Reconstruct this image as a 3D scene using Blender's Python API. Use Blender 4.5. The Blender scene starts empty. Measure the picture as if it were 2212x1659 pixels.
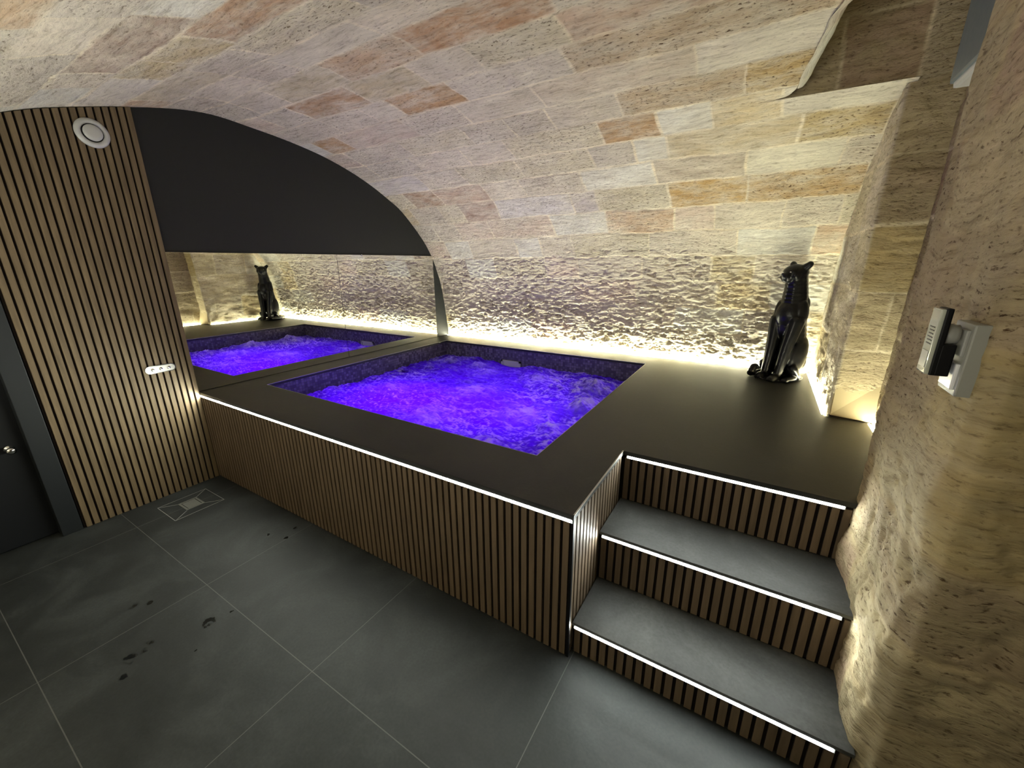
import bpy, bmesh, math, random
import numpy as np
from mathutils import Vector, Matrix

random.seed(7)
sc = bpy.context.scene
COL = sc.collection

# ------------------------------------------------------------------ camera
F_PX = 869.68
RV = Vector((0.85482587, 0.51887036, -0.0068036))
UV_ = Vector((-0.14391572, 0.24965364, 0.95758098))
FV = Vector((-0.49855893, 0.81758584, -0.28808399))
cam_d = bpy.data.cameras.new('camera')
cam = bpy.data.objects.new('camera', cam_d)
COL.objects.link(cam)
m = Matrix(((RV.x, UV_.x, -FV.x), (RV.y, UV_.y, -FV.y), (RV.z, UV_.z, -FV.z))).to_4x4()
m.translation = Vector((3.4999, -1.228, 1.6032))
cam.matrix_world = m
cam_d.sensor_width = 36
cam_d.lens = 36 * F_PX / 2212
cam_d.clip_start = 0.01
sc.camera = cam

# ------------------------------------------------------------------ light, exposure
w = bpy.data.worlds.new('world')
sc.world = w
w.use_nodes = True
w.node_tree.nodes['Background'].inputs[0].default_value = (0.9, 0.85, 0.7, 1)
w.node_tree.nodes['Background'].inputs[1].default_value = 0.0
sc.view_settings.view_transform = 'Standard'
sc.view_settings.look = 'None'
sc.view_settings.gamma = 1
sc.view_settings.use_curve_mapping = False
sc.view_settings.exposure = 0.97

LED_BACK = 165.0      # radiance of the strips along the stone walls
LED_FRONT = 200.0     # deck edge strip
LED_STEP = 102.0      # step nosing strips
POOL_W = 12.0        # underwater lamps, watts
FILL_W = 23.0        # added fill light behind the camera, watts

def area(name, loc, rot, sx, sy, power, color):
    d = bpy.data.lights.new(name, 'AREA')
    d.shape = 'RECTANGLE'; d.size = sx; d.size_y = sy; d.energy = power; d.color = color
    o = bpy.data.objects.new(name, d); COL.objects.link(o)
    o.location = loc; o.rotation_euler = rot
    return o
# underwater pool lamps, shining up through the churned water
area('pool_light', (0.95, 1.05, 0.10), (math.pi, 0, 0), 0.9, 0.8, POOL_W, (0.15, 0.002, 1.0))
area('pool_light', (1.9, 1.2, 0.10), (math.pi, 0, 0), 0.9, 0.9, POOL_W*0.75, (0.15, 0.002, 1.0))
area('pool_light', (1.4, 2.05, 0.10), (math.pi, 0, 0), 1.6, 0.5, POOL_W*0.4, (0.15, 0.002, 1.0))
# unseen fill strip added behind the photographer to brighten vault and floor
area('vault_fill', (1.4, -2.0, 1.15), (math.radians(150), 0, 0), 3.4, 0.06, FILL_W, (0.98, 0.98, 0.86))
#area('vault_fill', (4.6, -1.6, 1.2), (math.radians(145), 0, 0), 1.0, 0.06, FILL_W*0.1, (1.0, 0.87, 0.64))

# ------------------------------------------------------------------ materials
def new_mat(name):
    mt = bpy.data.materials.new(name); mt.use_nodes = True
    return mt, mt.node_tree.nodes, mt.node_tree.links, mt.node_tree.nodes['Principled BSDF']
def nd(n, t, **k):
    x = n.new(t)
    for a, b in k.items(): setattr(x, a, b)
    return x
def plain(name, col, rough=0.5, metal=0.0, spec=0.5, coat=0.0):
    mt, n, l, b = new_mat(name)
    b.inputs['Base Color'].default_value = (*col, 1); b.inputs['Roughness'].default_value = rough
    b.inputs['Metallic'].default_value = metal; b.inputs['Specular IOR Level'].default_value = spec
    b.inputs['Coat Weight'].default_value = coat
    # faint procedural unevenness
    t = nd(n, 'ShaderNodeTexNoise'); t.inputs['Scale'].default_value = 40
    tc = nd(n, 'ShaderNodeTexCoord'); l.new(tc.outputs['Object'], t.inputs['Vector'])
    r = nd(n, 'ShaderNodeMapRange'); r.inputs['To Min'].default_value = max(rough-.05, 0); r.inputs['To Max'].default_value = rough+.05
    l.new(t.outputs['Fac'], r.inputs['Value']); l.new(r.outputs[0], b.inputs['Roughness'])
    return mt
def emis(name, col, s):
    mt, n, l, b = new_mat(name)
    n.remove(b)
    e = nd(n, 'ShaderNodeEmission'); e.inputs[0].default_value = (*col, 1); e.inputs[1].default_value = s
    l.new(e.outputs[0], n['Material Output'].inputs[0])
    return mt
def ramp(n, stops):
    r = nd(n, 'ShaderNodeValToRGB')
    while len(r.color_ramp.elements) < len(stops): r.color_ramp.elements.new(0.5)
    for e, (p, c) in zip(r.color_ramp.elements, stops):
        e.position = p; e.color = (*c, 1) if len(c) == 3 else c
    return r

def stone_mat(name, bump=0.012, streak=1.0, common=(0.63, 0.600, 0.495)):
    mt, n, l, b = new_mat(name)
    b.inputs['Roughness'].default_value = 0.9; b.inputs['Specular IOR Level'].default_value = 0.15
    at = nd(n, 'ShaderNodeAttribute', attribute_name='stone')
    uv = nd(n, 'ShaderNodeUVMap', uv_map='UVMap')
    wob = nd(n, 'ShaderNodeTexNoise'); wob.inputs['Scale'].default_value = 4.0; wob.inputs['Detail'].default_value = 3
    l.new(uv.outputs[0], wob.inputs['Vector'])
    wm = nd(n, 'ShaderNodeVectorMath', operation='MULTIPLY_ADD'); wm.inputs[1].default_value = (0.10, 0.10, 0); l.new(wob.outputs['Color'], wm.inputs[0]); l.new(uv.outputs[0], wm.inputs[2])
    mp = nd(n, 'ShaderNodeMapping'); mp.inputs['Scale'].default_value = (2.4, 17.0, 1)
    l.new(wm.outputs[0], mp.inputs['Vector'])
    n1 = nd(n, 'ShaderNodeTexNoise'); n1.inputs['Scale'].default_value = 2.4; n1.inputs['Detail'].default_value = 10; n1.inputs['Roughness'].default_value = 0.72
    l.new(mp.outputs[0], n1.inputs['Vector'])
    mp2 = nd(n, 'ShaderNodeMapping'); mp2.inputs['Scale'].default_value = (1.0, 2.3, 1)
    l.new(wm.outputs[0], mp2.inputs['Vector'])
    n2 = nd(n, 'ShaderNodeTexNoise'); n2.inputs['Scale'].default_value = 38; n2.inputs['Detail'].default_value = 5; n2.inputs['Roughness'].default_value = 0.62
    l.new(mp2.outputs[0], n2.inputs['Vector'])
    n3 = nd(n, 'ShaderNodeTexNoise'); n3.inputs['Scale'].default_value = 3.4; n3.inputs['Detail'].default_value = 6; n3.inputs['Roughness'].default_value = .65
    l.new(uv.outputs[0], n3.inputs['Vector'])
    # blotches fade the block tints into one another
    bl = nd(n, 'ShaderNodeTexNoise'); bl.inputs['Scale'].default_value = 5.5; bl.inputs['Detail'].default_value = 5; bl.inputs['Roughness'].default_value = .7
    mp4 = nd(n, 'ShaderNodeMapping'); mp4.inputs['Scale'].default_value = (.7, 1.6, 1); mp4.inputs['Location'].default_value = (7, 3, 0)
    l.new(wm.outputs[0], mp4.inputs['Vector']); l.new(mp4.outputs[0], bl.inputs['Vector'])
    br = nd(n, 'ShaderNodeMapRange'); br.inputs['From Min'].default_value = .40; br.inputs['From Max'].default_value = .66; br.inputs['To Min'].default_value = .08; br.inputs['To Max'].default_value = .78
    l.new(bl.outputs['Fac'], br.inputs['Value'])
    m0 = nd(n, 'ShaderNodeMix', data_type='RGBA'); m0.inputs[7].default_value = (*common, 1)
    l.new(br.outputs[0], m0.inputs[0]); l.new(at.outputs['Color'], m0.inputs[6])
    r1 = ramp(n, [(0.32, (0.45, 0.40, 0.35)), (0.47, (0.92, 0.90, 0.87)), (0.62, (1.1, 1.09, 1.06)), (0.8, (1.28, 1.28, 1.24))])
    l.new(n1.outputs['Fac'], r1.inputs[0])
    m1 = nd(n, 'ShaderNodeMix', data_type='RGBA', blend_type='MULTIPLY'); m1.inputs[0].default_value = 0.8*streak
    l.new(m0.outputs[2], m1.inputs[6]); l.new(r1.outputs[0], m1.inputs[7])
    r2 = ramp(n, [(0.34, (0.22, 0.16, 0.12)), (0.44, (1, 1, 1)), (1, (1.1, 1.08, 1.02))])
    l.new(n2.outputs['Fac'], r2.inputs[0])
    m2 = nd(n, 'ShaderNodeMix', data_type='RGBA', blend_type='MULTIPLY')
    l.new(m1.outputs[2], m2.inputs[6]); l.new(r2.outputs[0], m2.inputs[7])
    pit = nd(n, 'ShaderNodeMapRange'); pit.inputs['To Min'].default_value = 0.25; pit.inputs['To Max'].default_value = 1.0
    l.new(at.outputs['Alpha'], pit.inputs['Value']); l.new(pit.outputs[0], m2.inputs[0])
    r3 = ramp(n, [(0.3, (0.80, 0.77, 0.74)), (0.7, (1.14, 1.11, 1.06))])
    l.new(n3.outputs['Fac'], r3.inputs[0])
    m3 = nd(n, 'ShaderNodeMix', data_type='RGBA', blend_type='MULTIPLY'); m3.inputs[0].default_value = 0.8
    l.new(m2.outputs[2], m3.inputs[6]); l.new(r3.outputs[0], m3.inputs[7])
    l.new(m3.outputs[2], b.inputs['Base Color'])
    mul = nd(n, 'ShaderNodeMath', operation='MULTIPLY'); l.new(n2.outputs['Fac'], mul.inputs[0]); l.new(pit.outputs[0], mul.inputs[1])
    add = nd(n, 'ShaderNodeMath', operation='MULTIPLY_ADD'); add.inputs[1].default_value = .55; l.new(n1.outputs['Fac'], add.inputs[0]); l.new(mul.outputs[0], add.inputs[2])
    bp = nd(n, 'ShaderNodeBump'); bp.inputs['Strength'].default_value = 1.0; bp.inputs['Distance'].default_value = bump
    l.new(add.outputs[0], bp.inputs['Height']); l.new(bp.outputs[0], b.inputs['Normal'])
    return mt

def slab_mat(name, base, rough, lines_x=(), lines_y=(), lw=0.0025, line_col=(0.2, 0.2, 0.19), spots=()):
    """large dark porcelain tiles: cloudy grey with fine joints at given x / y"""
    mt, n, l, b = new_mat(name)
    b.inputs['Specular IOR Level'].default_value = 0.28
    geo = nd(n, 'ShaderNodeNewGeometry')
    sep = nd(n, 'ShaderNodeSeparateXYZ'); l.new(geo.outputs['Position'], sep.inputs[0])
    t1 = nd(n, 'ShaderNodeTexNoise'); t1.inputs['Scale'].default_value = 2.6; t1.inputs['Detail'].default_value = 8; t1.inputs['Roughness'].default_value = 0.62; t1.inputs['Distortion'].default_value = 0.6
    l.new(geo.outputs['Position'], t1.inputs['Vector'])
    r1 = ramp(n, [(0.3, tuple(c*0.6 for c in base)), (0.5, base), (0.72, tuple(c*1.9 for c in base))])
    l.new(t1.outputs['Fac'], r1.inputs[0])
    t2 = nd(n, 'ShaderNodeTexNoise'); t2.inputs['Scale'].default_value = 90; t2.inputs['Detail'].default_value = 3
    l.new(geo.outputs['Position'], t2.inputs['Vector'])
    r2 = ramp(n, [(0.3, (0.85,)*3), (0.7, (1.12,)*3)]); l.new(t2.outputs['Fac'], r2.inputs[0])
    mx = nd(n, 'ShaderNodeMix', data_type='RGBA', blend_type='MULTIPLY'); mx.inputs[0].default_value = 1
    l.new(r1.outputs[0], mx.inputs[6]); l.new(r2.outputs[0], mx.inputs[7])
    cur = mx.outputs[2]
    masks = []
    for ax, vals in ((0, lines_x), (1, lines_y)):
        for v in vals:
            c = nd(n, 'ShaderNodeMath', operation='COMPARE'); c.inputs[1].default_value = v; c.inputs[2].default_value = lw
            l.new(sep.outputs[ax], c.inputs[0]); masks.append(c.outputs[0])
    if masks:
        acc = masks[0]
        for k in masks[1:]:
            a = nd(n, 'ShaderNodeMath', operation='MAXIMUM'); l.new(acc, a.inputs[0]); l.new(k, a.inputs[1]); acc = a.outputs[0]
        mm = nd(n, 'ShaderNodeMix', data_type='RGBA'); mm.inputs[7].default_value = (*line_col, 1)
        l.new(acc, mm.inputs[0]); l.new(cur, mm.inputs[6]); cur = mm.outputs[2]
    rr = nd(n, 'ShaderNodeMapRange'); rr.inputs['To Min'].default_value = rough-.08; rr.inputs['To Max'].default_value = rough+.1
    l.new(t1.outputs['Fac'], rr.inputs['Value']); rout = rr.outputs[0]
    if spots:                                   # splashed water: darker, glossier footmarks
        nz = nd(n, 'ShaderNodeTexNoise'); nz.inputs['Scale'].default_value = 26; nz.inputs['Detail'].default_value = 2
        l.new(geo.outputs['Position'], nz.inputs['Vector'])
        acc = None
        for (x, y, rad) in spots:
            vm = nd(n, 'ShaderNodeVectorMath', operation='DISTANCE'); vm.inputs[1].default_value = (x, y, 0)
            l.new(geo.outputs['Position'], vm.inputs[0])
            mr = nd(n, 'ShaderNodeMapRange'); mr.inputs['From Min'].default_value = 0; mr.inputs['From Max'].default_value = rad
            mr.inputs['To Min'].default_value = 1; mr.inputs['To Max'].default_value = 0
            l.new(vm.outputs['Value'], mr.inputs['Value'])
            if acc is None: acc = mr.outputs[0]
            else:
                a = nd(n, 'ShaderNodeMath', operation='MAXIMUM'); l.new(acc, a.inputs[0]); l.new(mr.outputs[0], a.inputs[1]); acc = a.outputs[0]
        a = nd(n, 'ShaderNodeMath', operation='MULTIPLY'); l.new(acc, a.inputs[0]); l.new(nz.outputs['Fac'], a.inputs[1])
        st = nd(n, 'ShaderNodeMapRange'); st.inputs['From Min'].default_value = 0.33; st.inputs['From Max'].default_value = 0.46
        l.new(a.outputs[0], st.inputs['Value'])
        mm = nd(n, 'ShaderNodeMix', data_type='RGBA'); mm.inputs[7].default_value = (base[0]*.40, base[1]*.40, base[2]*.40, 1)
        l.new(st.outputs[0], mm.inputs[0]); l.new(cur, mm.inputs[6]); cur = mm.outputs[2]
        m2 = nd(n, 'ShaderNodeMix', data_type='FLOAT'); m2.inputs[3].default_value = 0.08
        l.new(st.outputs[0], m2.inputs[0]); l.new(rout, m2.inputs[2]); rout = m2.outputs[0]
    l.new(cur, b.inputs['Base Color']); l.new(rout, b.inputs['Roughness'])
    bp = nd(n, 'ShaderNodeBump'); bp.inputs['Strength'].default_value = 0.12; bp.inputs['Distance'].default_value = 0.002
    l.new(t2.outputs['Fac'], bp.inputs['Height']); l.new(bp.outputs[0], b.inputs['Normal'])
    return mt

def wood_mat(name, c0, c1):
    mt, n, l, b = new_mat(name)
    geo = nd(n, 'ShaderNodeTexCoord')
    mp = nd(n, 'ShaderNodeMapping'); mp.inputs['Scale'].default_value = (26, 26, 2.2)
    l.new(geo.outputs['Object'], mp.inputs['Vector'])
    t = nd(n, 'ShaderNodeTexNoise'); t.inputs['Scale'].default_value = 1.6; t.inputs['Detail'].default_value = 7; t.inputs['Roughness'].default_value = .6
    l.new(mp.outputs[0], t.inputs['Vector'])
    r = ramp(n, [(0.3, c0), (0.7, c1)]); l.new(t.outputs['Fac'], r.inputs[0])
    l.new(r.outputs[0], b.inputs['Base Color']); b.inputs['Roughness'].default_value = 0.55; b.inputs['Specular IOR Level'].default_value = 0.3
    bp = nd(n, 'ShaderNodeBump'); bp.inputs['Strength'].default_value = .2; bp.inputs['Distance'].default_value = .001
    l.new(t.outputs['Fac'], bp.inputs['Height']); l.new(bp.outputs[0], b.inputs['Normal'])
    return mt

M_STONE = stone_mat('vault_limestone')
M_STONE2 = stone_mat('pier_limestone', 0.012, 1.0, (0.385, 0.33, 0.21))
M_FLOOR = slab_mat('floor_porcelain', (0.0178, 0.0197, 0.0197), 0.56, (0.3, 1.235, 2.142, 3.03, 3.93), (-0.596, -1.194, -1.79), 0.0017, (0.065, 0.065, 0.063),
                   ((1.42, -.95, .10), (1.40, -.88, .05), (1.50, -.70, .09), (1.53, -.62, .04), (1.07, -.85, .07), (1.12, -.80, .04), (1.18, -.075, .06), (1.22, -.16, .05), (1.1, -.2, .06), (1.62, -.8, .03), (1.5, -1.0, .05)))
M_DECK = slab_mat('deck_porcelain', (0.0135, 0.0132, 0.0128), 0.45, (0.9, 1.8), (1.86,), 0.0014, (0.022, 0.02, 0.018))
M_TREAD = slab_mat('tread_porcelain', (0.043, 0.044, 0.0425), 0.48)
M_WOOD = wood_mat('oak_slats', (0.085, 0.060, 0.033), (0.155, 0.111, 0.062))
M_WOOD2 = wood_mat('walnut_slats', (0.082, 0.058, 0.037), (0.135, 0.096, 0.062))
M_FELT = plain('black_felt', (0.010, 0.007, 0.006), 0.95, spec=.1)
M_BLACKP = plain('black_paint', (0.0105, 0.0112, 0.0112), 0.6, spec=.3)
M_DOOR = plain('black_door_paint', (0.004, 0.005, 0.007), 0.5, spec=.3)
M_FRAME = plain('dark_frame_paint', (0.009, 0.011, 0.013), 0.5, spec=.3)
M_LED_B = emis('led_warm_wall', (0.98, 0.995, 0.76), LED_BACK)
M_LED_F = emis('led_warm_front', (0.96, 1.0, 0.87), LED_FRONT)
M_LED_S = emis('led_white_step', (0.93, 1.0, 0.93), LED_STEP)
M_ALU = plain('aluminium_profile', (0.45, 0.45, 0.43), 0.35, 0.9)
M_CHROME = plain('chrome', (0.7, 0.7, 0.7), 0.12, 1.0)
M_WHITEPL = plain('white_plastic', (0.40, 0.40, 0.38), 0.35)
M_GREYPL = plain('grey_plastic', (0.30, 0.30, 0.29), 0.3)
M_GREYU = plain('blue_grey_enamel', (0.10, 0.12, 0.13), 0.45)
M_BLACKPL = plain('black_plastic', (0.003, 0.003, 0.004), 0.45, spec=.2)
M_BLACKGLOSS = plain('black_gloss_ceramic', (0.003, 0.003, 0.0035), 0.3, spec=.22, coat=0.10)
M_STEEL = plain('brushed_steel', (0.30, 0.29, 0.27), 0.35, 1.0)

mt, n, l, b = new_mat('mirror_glass'); M_MIRROR = mt
b.inputs['Base Color'].default_value = (0.80, 0.80, 0.76, 1); b.inputs['Metallic'].default_value = 1; b.inputs['Roughness'].default_value = 0.012

# mosaic of the basin
mt, n, l, b = new_mat('pool_mosaic'); M_MOSAIC = mt
geo = nd(n, 'ShaderNodeNewGeometry'); sp = nd(n, 'ShaderNodeSeparateXYZ'); l.new(geo.outputs['Position'], sp.inputs[0])
ad = nd(n, 'ShaderNodeMath', operation='ADD'); l.new(sp.outputs[0], ad.inputs[0]); l.new(sp.outputs[1], ad.inputs[1])
cb = nd(n, 'ShaderNodeCombineXYZ'); l.new(ad.outputs[0], cb.inputs[0]); l.new(sp.outputs[2], cb.inputs[1])
bt = nd(n, 'ShaderNodeTexBrick', offset=0.0, squash=1.0); l.new(cb.outputs[0], bt.inputs['Vector'])
bt.inputs['Scale'].default_value = 1; bt.inputs['Brick Width'].default_value = 0.0245; bt.inputs['Row Height'].default_value = 0.0245; bt.inputs['Mortar Size'].default_value = 0.0014
bt.inputs['Color1'].default_value = (0.05, 0.045, 0.065, 1); bt.inputs['Color2'].default_value = (0.15, 0.13, 0.18, 1); bt.inputs['Mortar'].default_value = (0.05, 0.045, 0.05, 1); bt.inputs['Bias'].default_value = -.2
l.new(bt.outputs['Color'], b.inputs['Base Color']); b.inputs['Roughness'].default_value = 0.22
bp = nd(n, 'ShaderNodeBump'); bp.inputs['Strength'].default_value = .5; bp.inputs['Distance'].default_value = .001; bp.invert = True
l.new(bt.outputs['Fac'], bp.inputs['Height']); l.new(bp.outputs[0], b.inputs['Normal'])

# churned water: aerated, so light from below comes through it diffusely; foam stays pale
mt, n, l, b = new_mat('whirlpool_water'); M_WATER = mt
at = nd(n, 'ShaderNodeAttribute', attribute_name='foam')
b.inputs['Base Color'].default_value = (0.02, 0.02, 0.03, 1); b.inputs['Roughness'].default_value = 0.12; b.inputs['IOR'].default_value = 1.33
tr = nd(n, 'ShaderNodeBsdfTranslucent'); trr = ramp(n, [(0.0, (0.20, 0.10, 0.40)), (0.3, (0.42, 0.34, 0.60)), (0.8, (0.85, 0.82, 0.95))]); l.new(at.outputs['Fac'], trr.inputs[0]); l.new(trr.outputs[0], tr.inputs[0])
ms = nd(n, 'ShaderNodeMixShader'); ms.inputs[0].default_value = 0.86
l.new(b.outputs[0], ms.inputs[1]); l.new(tr.outputs[0], ms.inputs[2])
fo = nd(n, 'ShaderNodeBsdfDiffuse'); fo.inputs[0].default_value = (0.62, 0.62, 0.66, 1)
tf = nd(n, 'ShaderNodeTexNoise'); tf.inputs['Scale'].default_value = 130; tf.inputs['Detail'].default_value = 4
tc = nd(n, 'ShaderNodeTexCoord'); l.new(tc.outputs['Object'], tf.inputs['Vector'])
mul = nd(n, 'ShaderNodeMath', operation='MULTIPLY'); l.new(at.outputs['Fac'], mul.inputs[0])
mr = nd(n, 'ShaderNodeMapRange'); mr.inputs['From Min'].default_value = .35; mr.inputs['From Max'].default_value = .6; mr.inputs['To Min'].default_value = .65
l.new(tf.outputs['Fac'], mr.inputs['Value']); l.new(mr.outputs[0], mul.inputs[1])
ms2 = nd(n, 'ShaderNodeMixShader'); l.new(mul.outputs[0], ms2.inputs[0]); l.new(ms.outputs[0], ms2.inputs[1]); l.new(fo.outputs[0], ms2.inputs[2])
l.new(ms2.outputs[0], n['Material Output'].inputs[0])
bp = nd(n, 'ShaderNodeBump'); bp.inputs['Strength'].default_value = .5; bp.inputs['Distance'].default_value = .006
l.new(tf.outputs['Fac'], bp.inputs['Height']); l.new(bp.outputs[0], b.inputs['Normal']); l.new(bp.outputs[0], tr.inputs['Normal'])

# ------------------------------------------------------------------ helpers
def tag(o, label=None, cat=None, group=None, kind=None):
    for k, v in (('label', label), ('category', cat), ('group', group), ('kind', kind)):
        if v: o[k] = v
    return o
def empty(name, loc, rz=0.0):
    o = bpy.data.objects.new(name, None); COL.objects.link(o)
    o.location = loc; o.rotation_euler = (0, 0, rz); o.empty_display_size = .05
    return o
def obj(name, bm, mat, parent=None, smooth=False, world=True):
    me = bpy.data.meshes.new(name)
    bmesh.ops.recalc_face_normals(bm, faces=bm.faces)
    if parent is not None and world:
        bmesh.ops.transform(bm, matrix=parent_inv(parent), verts=bm.verts)
    bm.to_mesh(me); bm.free()
    me.materials.append(mat)
    for p in me.polygons: p.use_smooth = smooth
    o = bpy.data.objects.new(name, me); COL.objects.link(o)
    if parent is not None: o.parent = parent
    return o
def world_m(o):
    mm = Matrix.Translation(o.location) @ o.rotation_euler.to_matrix().to_4x4()
    return (world_m(o.parent) @ mm) if o.parent else mm
def parent_inv(o): return world_m(o).inverted()
def box(bm, x0, x1, y0, y1, z0, z1, bev=0.0):
    vs = [bm.verts.new((x, y, z)) for x in (x0, x1) for y in (y0, y1) for z in (z0, z1)]
    fs = [(0, 1, 3, 2), (4, 6, 7, 5), (0, 4, 5, 1), (2, 3, 7, 6), (0, 2, 6, 4), (1, 5, 7, 3)]
    faces = [bm.faces.new([vs[i] for i in f]) for f in fs]
    if bev:
        es = list({e for f in faces for e in f.edges})
        bmesh.ops.bevel(bm, geom=es, offset=bev, segments=2, affect='EDGES', profile=0.6)
def bx(*a, bev=0.0):
    bm = bmesh.new(); box(bm, *a, bev=bev); return bm
def lathe_x(bm, cx, cy, cz, prof, seg=40):
    """surface of revolution around the X axis; prof = [(dx, r)]"""
    rings = []
    for dx, r in prof:
        rings.append([bm.verts.new((cx+dx, cy+r*math.cos(2*math.pi*i/seg), cz+r*math.sin(2*math.pi*i/seg))) for i in range(seg)])
    for a, c in zip(rings[:-1], rings[1:]):
        for i in range(seg): bm.faces.new((a[i], a[(i+1) % seg], c[(i+1) % seg], c[i]))
    bm.faces.new(rings[-1]); bm.faces.new(rings[0][::-1])
def cells(bm, xs, ys, inside, z0, z1):
    """slab made of grid cells (holes and notches allowed)"""
    V = {}
    def v(i, j, k):
        if (i, j, k) not in V: V[(i, j, k)] = bm.verts.new((xs[i], ys[j], z1 if k else z0))
        return V[(i, j, k)]
    nx, ny = len(xs)-1, len(ys)-1
    ins = [[inside((xs[i]+xs[i+1])/2, (ys[j]+ys[j+1])/2) for j in range(ny)] for i in range(nx)]
    g = lambda i, j: 0 <= i < nx and 0 <= j < ny and ins[i][j]
    for i in range(nx):
        for j in range(ny):
            if not ins[i][j]: continue
            bm.faces.new((v(i, j, 1), v(i+1, j, 1), v(i+1, j+1, 1), v(i, j+1, 1)))
            bm.faces.new((v(i, j, 0), v(i, j+1, 0), v(i+1, j+1, 0), v(i+1, j, 0)))
            if not g(i-1, j): bm.faces.new((v(i, j, 0), v(i, j, 1), v(i, j+1, 1), v(i, j+1, 0)))
            if not g(i+1, j): bm.faces.new((v(i+1, j, 0), v(i+1, j+1, 0), v(i+1, j+1, 1), v(i+1, j, 1)))
            if not g(i, j-1): bm.faces.new((v(i, j, 0), v(i+1, j, 0), v(i+1, j, 1), v(i, j, 1)))
            if not g(i, j+1): bm.faces.new((v(i, j+1, 0), v(i, j+1, 1), v(i+1, j+1, 1), v(i+1, j+1, 0)))

# numpy noise
def _h(ix, iy, seed):
    a = (ix.astype(np.int64)*374761393 + iy.astype(np.int64)*668265263 + seed*974634777) & 0x7fffffff
    a = ((a ^ (a >> 13))*1274126177) & 0x7fffffff
    return ((a ^ (a >> 16)) & 0xffff)/65535.0
def noise(u, v, seed=0):
    iu = np.floor(u); iv = np.floor(v); fu = u-iu; fv = v-iv
    fu = fu*fu*(3-2*fu); fv = fv*fv*(3-2*fv)
    a = _h(iu, iv, seed); b_ = _h(iu+1, iv, seed); c = _h(iu, iv+1, seed); d = _h(iu+1, iv+1, seed)
    return (a*(1-fu)+b_*fu)*(1-fv)+(c*(1-fu)+d*fu)*fv
def fbm(u, v, oct=4, seed=0, gain=.5):
    s = 0; a = 1; t = 0
    for k in range(oct):
        s = s+a*noise(u*2**k+17.3*k, v*2**k+9.1*k, seed+k); t += a; a *= gain
    return s/t

PAL = [((0.62, 0.565, 0.46), 9, .4), ((0.57, 0.52, 0.43), 8, .8), ((0.66, 0.66, 0.59), 5, .1), ((0.57, 0.48, 0.39), 3, .5), ((0.53, 0.39, 0.26), .8, .5),
       ((0.57, 0.48, 0.30), 1.4, .6), ((0.54, 0.50, 0.43), 5, .9), ((0.60, 0.55, 0.41), 4, 1.0)]
PAL2 = [((0.42, 0.355, 0.24), 6, .7), ((0.36, 0.29, 0.20), 5, .9), ((0.46, 0.39, 0.26), 5, .5), ((0.40, 0.30, 0.22), 3, .6), ((0.48, 0.42, 0.31), 3, .9), ((0.42, 0.33, 0.17), 2, .5)]
def blocks(u, v, v0, h, pal, seed, over=(), lmin=.28, lmax=.72, mortar=.008, mcol=(0.80, 0.73, 0.55)):
    """colour + pitting of coursed ashlar; u along the course, v up"""
    rnd = random.Random(seed)
    uu = u+.018*(fbm(u*5, v*5, 2, seed+50)-.5)*2; vv = v+.020*(fbm(u*3.1, v*4, 3, seed+60)-.5)*2
    k = np.floor((vv-v0)/h).astype(int)
    out = np.zeros(u.shape+(4,)); lift = np.zeros(u.shape)
    dv = np.minimum((vv-v0)-k*h, (k+1)*h-(vv-v0))
    for kk in np.unique(k):
        msk = k == kk
        edges = [-9.0]
        ov = [o for o in over if o[0] == kk]
        x = float(u.min())-rnd.random()*.5
        lst = []
        for o in sorted(ov, key=lambda t: t[1]): lst.append((o[1], o[2], o[3], o[4]))
        segs = []
        umax = float(u.max())+.1
        while x < umax:
            nxt = next((s for s in lst if s[0] >= x-1e-6), None)
            if nxt is not None and nxt[0]-x < .2:
                if nxt[0] > x+1e-6 and segs: segs[-1] = (segs[-1][0], nxt[0], segs[-1][2], segs[-1][3])
                segs.append((nxt[0], nxt[1], nxt[2], nxt[3])); x = nxt[1]; continue
            L = rnd.uniform(lmin, lmax)
            e = x+L
            if nxt is not None and e > nxt[0]-.15: e = nxt[0]
            t = rnd.random()*sum(p[1] for p in pal)
            for p in pal:
                t -= p[1]
                if t <= 0: break
            f = rnd.uniform(.9, 1.1)
            segs.append((x, e, tuple(c*f for c in p[0]), min(1, max(0, p[2]+rnd.uniform(-.3, .3))))); x = e
        st = np.array([s[0] for s in segs]+[segs[-1][1]])
        cols = np.array([(*s[2], s[3]) for s in segs])
        idx = np.clip(np.searchsorted(st, uu[msk])-1, 0, len(segs)-1)
        c = cols[idx]
        du = np.minimum(uu[msk]-st[idx], st[idx+1]-uu[msk])
        d = np.minimum(du, dv[msk])
        mw = mortar*(.35+1.3*fbm(u[msk]*2.2, v[msk]*2.2, 2, seed+70))
        mf = np.clip(1-(d-mw*.5)/(mw*.8), 0, 1)*np.clip(.35+1.2*noise(u[msk]*1.3+3, v[msk]*1.7, seed+80), 0, 1)
        c = c*(1-mf[:, None])+np.array([*mcol, .3])*mf[:, None]
        out[msk] = c
        lift[msk] = np.array([rnd.uniform(-.0025, .0025) for _ in segs])[idx]*(1-mf) - .001*mf
    return out, lift

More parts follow.
